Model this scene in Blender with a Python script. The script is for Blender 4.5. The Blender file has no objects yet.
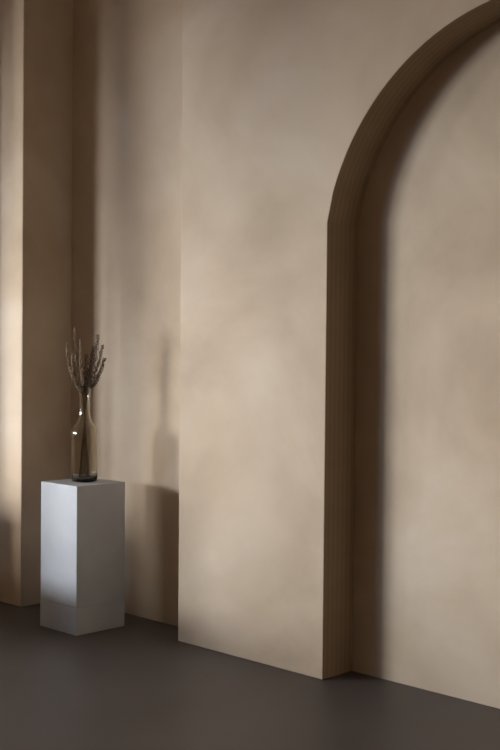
import bpy, bmesh, math, random
from mathutils import Vector, Matrix
S = bpy.context.scene
C = S.collection
random.seed(7)

# ---------------------------------------------------------------- camera
CAM_Y, CAM_Z, YAW, PITCH, ROLL, FPX = -3.6203, 1.3489, -0.7756, -0.0223, 0.0095, 1175.08
cd = bpy.data.cameras.new('camera')
cam = bpy.data.objects.new('camera', cd); C.objects.link(cam); S.camera = cam
fw = Vector((math.sin(YAW)*math.cos(PITCH), math.cos(YAW)*math.cos(PITCH), math.sin(PITCH)))
rt = Vector((math.cos(YAW), -math.sin(YAW), 0)); up = rt.cross(fw)
# clockwise content = counter-clockwise camera
r2 = rt*math.cos(ROLL) + up*math.sin(ROLL)
u2 = -rt*math.sin(ROLL) + up*math.cos(ROLL)
M = Matrix((r2, u2, -fw)).transposed().to_4x4()
M.translation = Vector((0, CAM_Y, CAM_Z)); cam.matrix_world = M
cd.sensor_fit = 'VERTICAL'; cd.sensor_height = 36.0; cd.lens = FPX*36.0/750.0
cd.clip_start = 0.05

# ---------------------------------------------------------------- world, light, exposure
w = bpy.data.worlds.new('sky'); S.world = w; w.use_nodes = True
bg = w.node_tree.nodes['Background']
bg.inputs[0].default_value = (0.45, 0.65, 1.0, 1); bg.inputs[1].default_value = 2.0

def area(name, loc, target, sx, sz, power, col):
    l = bpy.data.lights.new(name, 'AREA'); l.shape = 'RECTANGLE'; l.size = sx; l.size_y = sz
    l.energy = power; l.color = col
    o = bpy.data.objects.new(name, l); C.objects.link(o); o.location = loc
    o.rotation_euler = (Vector(target)-Vector(loc)).to_track_quat('-Z', 'Z').to_euler()
    return o
area('daylight', (-12.0, -9.0, 1.95), (-12.0, 0, 1.95), 7.2, 1.5, 1000, (0.52, 0.74, 1.0))
area('daylight_haze', (-13.3, -9.05, 1.98), (-13.3, 0, 1.98), 6.4, 1.56, 4700, (1.0, 0.94, 0.86))
area('afternoon_light', (-12.4, -4.6, 1.75), (0, -4.6, 1.75), 6.0, 1.5, 2500, (1.0, 0.91, 0.80))

S.view_settings.view_transform = 'Standard'; S.view_settings.look = 'None'
S.view_settings.exposure = -0.04; S.view_settings.gamma = 1.0; S.view_settings.use_curve_mapping = False

# ---------------------------------------------------------------- materials
def mat(name, base=(.5, .5, .5), rough=.8):
    m = bpy.data.materials.new(name); m.use_nodes = True
    b = m.node_tree.nodes['Principled BSDF']
    b.inputs['Base Color'].default_value = (*base, 1); b.inputs['Roughness'].default_value = rough
    return m, m.node_tree, b
def node(t, kind, **kw):
    n = t.nodes.new(kind)
    for k, v in kw.items(): setattr(n, k, v)
    return n
def plaster(name, base, dark, light, scale=1.0, streak=False):
    m, t, b = mat(name, base, .78)
    tc = node(t, 'ShaderNodeTexCoord')
    n1 = node(t, 'ShaderNodeTexNoise'); n1.inputs['Scale'].default_value = scale
    n1.inputs['Detail'].default_value = 5; n1.inputs['Roughness'].default_value = .55; n1.inputs['Distortion'].default_value = .5
    mp = node(t, 'ShaderNodeMapping'); mp.inputs['Scale'].default_value = (1, 1, 1.15)
    t.links.new(tc.outputs['Object'], mp.inputs[0]); t.links.new(mp.outputs[0], n1.inputs[0])
    r = node(t, 'ShaderNodeValToRGB'); e = r.color_ramp.elements
    e[0].position = .30; e[0].color = (*dark, 1); e[1].position = .70; e[1].color = (*light, 1)
    k = e.new(.5); k.color = (*base, 1)
    t.links.new(n1.outputs[0], r.inputs[0])
    n2 = node(t, 'ShaderNodeTexNoise'); n2.inputs['Scale'].default_value = 5; n2.inputs['Detail'].default_value = 8
    t.links.new(mp.outputs[0], n2.inputs[0])
    mx = node(t, 'ShaderNodeMix', data_type='RGBA', blend_type='OVERLAY'); mx.inputs[0].default_value = .10
    t.links.new(r.outputs[0], mx.inputs[6]); t.links.new(n2.outputs[0], mx.inputs[7])
    t.links.new(mx.outputs[2], b.inputs['Base Color'])
    n3 = node(t, 'ShaderNodeTexNoise'); n3.inputs['Scale'].default_value = 9; n3.inputs['Detail'].default_value = 6
    t.links.new(tc.outputs['Object'], n3.inputs[0])
    bp = node(t, 'ShaderNodeBump'); bp.inputs['Strength'].default_value = .25; bp.inputs['Distance'].default_value = .004
    src = n3.outputs[0]
    if streak:                                                       # fine vertical combing in the arch reveal
        wv = node(t, 'ShaderNodeTexWave', bands_direction='Y'); wv.inputs['Scale'].default_value = 11
        wv.inputs['Distortion'].default_value = .6
        t.links.new(tc.outputs['Object'], wv.inputs[0])
        m2 = node(t, 'ShaderNodeMix', data_type='RGBA', blend_type='MULTIPLY'); m2.inputs[0].default_value = .15
        t.links.new(mx.outputs[2], m2.inputs[6]); t.links.new(wv.outputs[0], m2.inputs[7])
        t.links.new(m2.outputs[2], b.inputs['Base Color'])
    t.links.new(src, bp.inputs['Height']); t.links.new(bp.outputs[0], b.inputs['Normal'])
    b.inputs['Specular IOR Level'].default_value = .25
    return m
PB = (.54, .445, .345)
m_wall = plaster('limewash_plaster', PB, (.42, .335, .25), (.62, .54, .45))
m_reveal_shade = plaster('shaded_reveal_plaster', (.36, .27, .18), (.31, .23, .15), (.41, .32, .22), streak=True)  # wall plaster with the reveal's shade put into the colour
m_room = plaster('room_plaster', (.60, .49, .38), (.56, .45, .34), (.64, .53, .42))

m_floor, t, b = mat('grey_concrete_floor', (.12, .10, .10), .5)
tc = node(t, 'ShaderNodeTexCoord'); n = node(t, 'ShaderNodeTexNoise'); n.inputs['Scale'].default_value = 1.6; n.inputs['Detail'].default_value = 6
r = node(t, 'ShaderNodeValToRGB'); e = r.color_ramp.elements
e[0].position = .3; e[0].color = (.085, .076, .078, 1); e[1].position = .7; e[1].color = (.110, .099, .101, 1)
t.links.new(tc.outputs['Object'], n.inputs[0]); t.links.new(n.outputs[0], r.inputs[0]); t.links.new(r.outputs[0], b.inputs['Base Color'])
n = node(t, 'ShaderNodeTexNoise'); n.inputs['Scale'].default_value = 14; n.inputs['Detail'].default_value = 5
bp = node(t, 'ShaderNodeBump'); bp.inputs['Strength'].default_value = .12; bp.inputs['Distance'].default_value = .003
t.links.new(tc.outputs['Object'], n.inputs[0]); t.links.new(n.outputs[0], bp.inputs['Height']); t.links.new(bp.outputs[0], b.inputs['Normal'])

m_ped, t, b = mat('white_painted_board', (.50, .55, .62), .55)
tc = node(t, 'ShaderNodeTexCoord'); n = node(t, 'ShaderNodeTexNoise'); n.inputs['Scale'].default_value = 7; n.inputs['Detail'].default_value = 5
r = node(t, 'ShaderNodeValToRGB'); e = r.color_ramp.elements
e[0].position = .3; e[0].color = (.47, .52, .59, 1); e[1].position = .7; e[1].color = (.53, .58, .65, 1)
t.links.new(tc.outputs['Object'], n.inputs[0]); t.links.new(n.outputs[0], r.inputs[0]); t.links.new(r.outputs[0], b.inputs['Base Color'])

m_glass, t, b = mat('smoky_olive_glass', (.90, .87, .80), .05)
b.inputs['Transmission Weight'].default_value = 1; b.inputs['IOR'].default_value = 1.48
va = node(t, 'ShaderNodeVolumeAbsorption'); va.inputs['Color'].default_value = (.52, .47, .30, 1); va.inputs['Density'].default_value = 60
t.links.new(va.outputs[0], t.nodes['Material Output'].inputs['Volume'])

def plant(name, a, c):
    m, t, b = mat(name, a, .8)
    tc = node(t, 'ShaderNodeTexCoord'); n = node(t, 'ShaderNodeTexNoise'); n.inputs['Scale'].default_value = 60
    r = node(t, 'ShaderNodeValToRGB'); e = r.color_ramp.elements
    e[0].position = .35; e[0].color = (*a, 1); e[1].position = .65; e[1].color = (*c, 1)
    t.links.new(tc.outputs['Object'], n.inputs[0]); t.links.new(n.outputs[0], r.inputs[0]); t.links.new(r.outputs[0], b.inputs['Base Color'])
    return m
m_stem = plant('dry_stalk', (.10, .07, .04), (.17, .12, .075))
m_pale = plant('dry_pale_husk', (.26, .20, .135), (.46, .37, .28))
m_dark = plant('dry_dark_bud', (.10, .07, .052), (.21, .155, .125))
m_frame, _, _ = mat('window_frame_paint', (.12, .11, .10), .5)

# ---------------------------------------------------------------- mesh helpers
def link(name, bm, m, parent=None, kind=None, smooth=False):
    bmesh.ops.recalc_face_normals(bm, faces=bm.faces[:])
    me = bpy.data.meshes.new(name); bm.to_mesh(me); bm.free()
    ms = m if isinstance(m, (list, tuple)) else [m]
    for q in ms: me.materials.append(q)
    if smooth:
        for f in me.polygons: f.use_smooth = True
    o = bpy.data.objects.new(name, me); C.objects.link(o)
    if parent: o.parent = parent
    if kind: o['kind'] = kind
    return o
def box(bm, x0, x1, y0, y1, z0, z1):
    v = [bm.verts.new((x, y, z)) for x in (x0, x1) for y in (y0, y1) for z in (z0, z1)]
    for q in ((0, 1, 3, 2), (4, 6, 7, 5), (0, 4, 5, 1), (2, 3, 7, 6), (0, 2, 6, 4), (1, 5, 7, 3)):
        bm.faces.new([v[i] for i in q])
def wallbox(name, *a, m=None):
    bm = bmesh.new(); box(bm, *a); return link(name, bm, m or m_wall, kind='structure')
def extrude_profile(bm, pts, y0, y1, matidx=None):
    """closed outline in x,z pushed from y0 to y1 (concave ends are fine)"""
    A = [bm.verts.new((x, y0, z)) for x, z in pts]; B = [bm.verts.new((x, y1, z)) for x, z in pts]
    k = len(pts)
    for i in range(k):
        j = (i+1) % k
        f = bm.faces.new((A[i], A[j], B[j], B[i]))
        if matidx and matidx(pts[i], pts[j]): f.material_index = 1
    bm.faces.new(A); bm.faces.new(B[::-1])

# ---------------------------------------------------------------- room shell
XS, XA, DA, DR, XL, YL = -4.0001, -3.119, .1931, .1903, -5.0746, -.1217
TOP, X0, X1, YB = 3.7, -10.2, 1.2, -5.5
wallbox('floor', X0-.2, X1+.2, YB-.2, DR+.3, -.1, 0, m=m_floor)
wallbox('ceiling', X0-.2, X1+.2, YB-.2, DR+.3, TOP, TOP+.1, m=m_room)
wallbox('wall_side', X1, X1+.2, YB-.2, DR+.3, 0, TOP, m=m_room)
LY0, LY1, LZ0, LZ1 = -5.3, -2.3, 1.08, 1.80
bm = bmesh.new()
box(bm, X0-.12, X0, YB-.2, LY0, 0, TOP); box(bm, X0-.12, X0, LY1, DR+.3, 0, TOP)
box(bm, X0-.12, X0, LY0, LY1, 0, LZ0); box(bm, X0-.12, X0, LY0, LY1, LZ1, TOP)
link('wall_far_left', bm, m_room, kind='structure')
bm = bmesh.new()
for a_, b_, c_, d_ in ((LY0, LY0+.05, LZ0, LZ1), (LY1-.05, LY1, LZ0, LZ1), (LY0+.05, LY1-.05, LZ0, LZ0+.05), (LY0+.05, LY1-.05, LZ1-.05, LZ1)):
    box(bm, X0-.09, X0-.03, a_, b_, c_, d_)
link('window_2', bm, m_frame, kind='structure')

# main wall section with the arched opening
def arch(cx, half, spring, cz, R, n=48):
    a0 = math.pi - math.asin((spring-cz)/R)
    return [(cx + R*math.cos(a0 + (math.pi-2*a0)*i/n), cz + R*math.sin(a0 + (math.pi-2*a0)*i/n)) for i in range(n+1)]
CX, CZ, RR = -2.1908, 1.6662, .9537
SPR = CZ + math.sqrt(max(0, RR**2-(CX-XA)**2)) if RR > CX-XA else CZ
A = arch(CX, CX-XA, SPR, CZ, RR)
A = [p for p in A if p[0] >= -3.10 and p[0] <= 2*CX+3.10]
A = [(XA, 1.865)] + A + [(2*CX-XA, 1.865)]
XR = 2*CX-XA
pts = [(XS, 0), (XA, 0)] + A + [(XR, 0), (X1, 0), (X1, TOP), (XS, TOP)]
bm = bmesh.new()
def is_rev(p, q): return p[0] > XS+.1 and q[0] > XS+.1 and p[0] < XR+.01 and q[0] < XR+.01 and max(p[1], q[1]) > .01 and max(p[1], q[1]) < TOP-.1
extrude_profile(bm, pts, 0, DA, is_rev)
o = link('wall_right', bm, [m_wall, m_reveal_shade], kind='structure')
bv = o.modifiers.new('soft_edge', 'BEVEL'); bv.width = .004; bv.segments = 2; bv.limit_method = 'ANGLE'; bv.angle_limit = math.radians(50)
bv.harden_normals = False
# back of the niche and the recessed wall on the left
wallbox('wall_alcove', XS+.02, X1, DA, DA+.1, 0, TOP)
wallbox('wall_back', XL-.02, XS+.02, DR, DR+.1, 0, TOP)
# left pier
def rounded_pier(name, x0, x1, y0, y1):
    bm = bmesh.new(); box(bm, x0, x1, y0, y1, 0, TOP)
    o = link(name, bm, m_wall, kind='structure')
    bv = o.modifiers.new('soft_edge', 'BEVEL'); bv.width = .006; bv.segments = 2
    return o
rounded_pier('wall_left', -5.38, XL, YL, DR+.1)
rounded_pier('shade_pier', -6.2, -5.36, -.25, DR+.1)  # unseen block, added so its penumbra darkens the left pier's face
wallbox('wall_left_far', X0, -6.2, DR, DR+.1, 0, TOP)
wallbox('shade_pillar', -5.60, -5.41, -1.2, -1.0, 0, TOP, m=m_room)  # added out of frame to cast shade on the recess and plinth
wallbox('shade_wall_low', -6.0, -5.15, -1.6, -1.5, 0, .50, m=m_room)  # unseen light blocker, added to dim the plinth and recess low down
wallbox('shade_wall_left', -8.2, -6.0, -1.6, -1.5, 0, .78, m=m_room)  # taller added blocker, keeps left window light off the low left corner
# wall behind the viewer, with the window the daylight comes through
WX0, WX1, WZ0, WZ1 = -9.9, -6.35, 1.27, 2.03
bm = bmesh.new()
box(bm, X0, WX0, YB-.12, YB, 0, TOP); box(bm, WX1, X1, YB-.12, YB, 0, TOP)
box(bm, WX0, WX1, YB-.12, YB, 0, WZ0); box(bm, WX0, WX1, YB-.12, YB, WZ1, TOP)
link('wall_rear', bm, m_room, kind='structure')
bm = bmesh.new()
t_ = .05
box(bm, WX0, WX0+t_, YB-.09, YB-.03, WZ0, WZ1); box(bm, WX1-t_, WX1, YB-.09, YB-.03, WZ0, WZ1)
box(bm, WX0+t_, WX1-t_, YB-.09, YB-.03, WZ0, WZ0+t_); box(bm, WX0+t_, WX1-t_, YB-.09, YB-.03, WZ1-t_, WZ1)
mid = (WX0+WX1)/2
box(bm, mid-.025, mid+.025, YB-.09, YB-.03, WZ0+t_, WZ1-t_)
link('window_1', bm, m_frame, kind='structure')

# ---------------------------------------------------------------- pedestal
PX, PY, PW, PD, PH = -4.393, -.283, .285, .289, .70
ped = bpy.data.objects.new('pedestal', None); C.objects.link(ped)
ped.location = (PX-PW/2, PY+PD/2, 0)
ped['label'] = 'tall square white plinth standing in the wall recess, carrying the glass bottle'; ped['category'] = 'pedestal'
def block(z0, z1, g=0.0):
    bm = bmesh.new(); box(bm, -PW/2+g, PW/2-g, -PD/2+g, PD/2-g, z0, z1)
    bmesh.ops.bevel(bm, geom=bm.edges[:], offset=.003, segments=2, profile=.6, affect='EDGES'); return bm
link('base', block(.0, .128, -.0012), m_ped, ped)
link('body', block(.1285, PH), m_ped, ped)

# ---------------------------------------------------------------- bottle
BX, BY = -4.543, -.126
prof = [(0, .000), (.052, .000), (.060, .003), (.0635, .010), (.0640, .05), (.0640, .15), (.0640, .228), (.0628, .244), (.0580, .258),
        (.0490, .271), (.0395, .284), (.0320, .300), (.0272, .320), (.0248, .345), (.0242, .37), (.0250, .40), (.0272, .43), (.0310, .446), (.0335, .452), (.0340, .457), (.0330, .460), (.0305, .458)]
inn = [(.0285, .448), (.0240, .43), (.0217, .40), (.0209, .37), (.0215, .345), (.0238, .320), (.0285, .300), (.0362, .284), (.0458, .271), (.0548, .258), (.0595, .244),
       (.0607, .228), (.0607, .15), (.0607, .05), (.0595, .022), (.052, .014), (0, .012)]
def lathe(P, n=48):
    bm = bmesh.new(); rings = []
    for r, z in P:
        if r == 0: rings.append([bm.verts.new((0, 0, z))])
        else: rings.append([bm.verts.new((r*math.cos(2*math.pi*i/n), r*math.sin(2*math.pi*i/n), z)) for i in range(n)])
    for a, b_ in zip(rings, rings[1:]):
        for i in range(n):
            j = (i+1) % n
            if len(a) == 1: bm.faces.new((a[0], b_[j], b_[i]))
            elif len(b_) == 1: bm.faces.new((a[i], a[j], b_[0]))
            else: bm.faces.new((a[i], a[j], b_[j], b_[i]))
    return bm
vase = link('bottle_vase', lathe(prof+inn), m_glass, smooth=True)
vase.location = (BX, BY, PH+.0005)
vase['label'] = 'smoky olive-brown glass bottle with a flared neck standing on the white plinth'; vase['category'] = 'vase'

# ---------------------------------------------------------------- dried stems
def tube(bm, pts, r0, r1, n=6):
    rings = []
    for k, p in enumerate(pts):
        d = (pts[min(k+1, len(pts)-1)]-pts[max(k-1, 0)]).normalized()
        a = d.orthogonal().normalized(); b_ = d.cross(a)
        r = r0+(r1-r0)*k/(len(pts)-1)
        rings.append([bm.verts.new(p+(a*math.cos(2*math.pi*i/n)+b_*math.sin(2*math.pi*i/n))*r) for i in range(n)])
    for a, b_ in zip(rings, rings[1:]):
        for i in range(n): bm.faces.new((a[i], a[(i+1) % n], b_[(i+1) % n], b_[i]))
    bm.faces.new(rings[0][::-1]); bm.faces.new(rings[-1])
def grain(bm, p, d, L, r):
    """pointed spindle bud"""
    d = d.normalized(); a = d.orthogonal().normalized(); b_ = d.cross(a); rings = []
    tip0 = bm.verts.new(p); n = 5
    for f, s in ((.25, .8), (.5, 1), (.8, .5)):
        rings.append([bm.verts.new(p+d*L*f+(a*math.cos(2*math.pi*i/n)+b_*math.sin(2*math.pi*i/n))*r*s) for i in range(n)])
    tip1 = bm.verts.new(p+d*L)
    for i in range(n):
        j = (i+1) % n
        bm.faces.new((tip0, rings[0][j], rings[0][i])); bm.faces.new((rings[2][i], rings[2][j], tip1))
        for q in (0, 1): bm.faces.new((rings[q][i], rings[q][j], rings[q+1][j], rings[q+1][i]))
def bez(a, b_, c, n=14): return [a*(1-t)**2+b_*2*t*(1-t)+c*t*t for t in [i/n for i in range(n+1)]]
# right and toward-camera directions on the plinth, used to lay the bunch out
R_ = Vector((.714, .70, 0)); F_ = Vector((.70, -.714, 0))
def stalk(name, lab, group, off, depth, ztop, frac, mode, bow=0.0, inner=0.0):
    """off: sideways reach of the tip in metres, ztop: tip height above the plinth, frac: share of the stalk that carries the head"""
    root = bpy.data.objects.new(name, None); C.objects.link(root); root.location = (BX, BY, PH+.016)
    root['label'] = lab; root['category'] = 'dried flower'
    if group: root['group'] = group
    s = -1 if off < 0 else 1
    foot = R_*(-off*.28+inner)+F_*(-depth*.3)
    neck = R_*(off*.10+inner*.2)+F_*depth*.10
    if neck.length > .016: neck = neck.normalized()*.016
    neck.z = .40
    tip = R_*off+F_*depth; tip.z = ztop-.016
    low = [foot.lerp(neck, i/6) for i in range(6)]
    ctrl = neck.lerp(tip, .5)+R_*bow; ctrl.z = neck.z+(tip.z-neck.z)*.45
    hi = bez(neck, ctrl, tip, 22)
    pts = low+hi
    bm = bmesh.new(); tube(bm, pts, .0019, .0009); link('stem', bm, m_stem, root, smooth=True)
    bm = bmesh.new()
    k0 = int(len(hi)*(1-frac))
    for k in range(k0, len(hi)):
        p = hi[k]; d = (hi[min(k+1, len(hi)-1)]-hi[max(k-1, 0)]).normalized()
        f = (k-k0)/max(1, len(hi)-1-k0)
        if mode == 'husk':                                           # soft overlapping pale husks, thickest mid-head
            env = .35+math.sin(math.pi*min(1, .12+f*.86))*.9
            for q in range(5):
                a = random.uniform(0, 6.28); o_ = d.orthogonal().normalized(); o_ = Matrix.Rotation(a, 3, d) @ o_
                grain(bm, p+o_*.002*env, d+o_*random.uniform(.15, .35)*env, random.uniform(.014, .024), .0026*env+.0011)
        else:                                                        # loose dark side buds on short twigs
            for q in range(5):
                a = random.uniform(0, 6.28); o_ = d.orthogonal().normalized(); o_ = Matrix.Rotation(a, 3, d) @ o_
                L = random.uniform(.006, .018)*(1.15-.6*f)
                dd = (d*1.1+o_*.8).normalized(); e_ = p+dd*L
                tube(bm, [p, p+dd*L*.5, e_], .0006, .0005, 4)
                grain(bm, e_-dd*.001, dd+d*.4, random.uniform(.009, .016), random.uniform(.0020, .0032))
    grain(bm, hi[-1], hi[-1]-hi[-2], .014, .0022)
    link('seed_head', bm, m_pale if mode == 'husk' else m_dark, root, smooth=True)
    return root
W = 'in the glass bottle'
stalk('dried_stalk', 'pale dried stalk bowing furthest to the left '+W, None, -.085, .01, .655, .92, 'husk', bow=-.040)
stalk('dried_stalk', 'tallest pale dried stalk, upright on the left side '+W, None, -.052, .0, .725, .85, 'husk', bow=-.018)
stalk('dried_stalk', 'short pale dried stalk curling inside the left-hand group '+W, None, -.066, -.015, .60, .9, 'husk', bow=-.022)
stalk('dried_stalk', 'pale dried stalk near the middle, just right of the tallest one '+W, None, -.022, .012, .665, .88, 'husk', bow=-.006)
stalk('dried_sprig', 'dark dried sprig rising nearly straight at the centre '+W, None, .004, -.01, .60, .95, 'bud', bow=.0)
stalk('dried_sprig', 'tallest dark dried sprig with loose buds on the right side '+W, None, .062, .0, .695, .85, 'bud', bow=.004)
stalk('dried_sprig', 'dark dried sprig leaning right beneath the tallest dark one '+W, None, .082, .012, .645, .85, 'bud', bow=.010)
stalk('dried_sprig', 'lowest dark dried sprig reaching furthest to the right '+W, None, .090, -.012, .585, .8, 'bud', bow=.014)
stalk('dried_sprig', 'dark dried sprig between the centre and the right-hand group '+W, None, .036, -.005, .64, .9, 'bud', bow=.002)
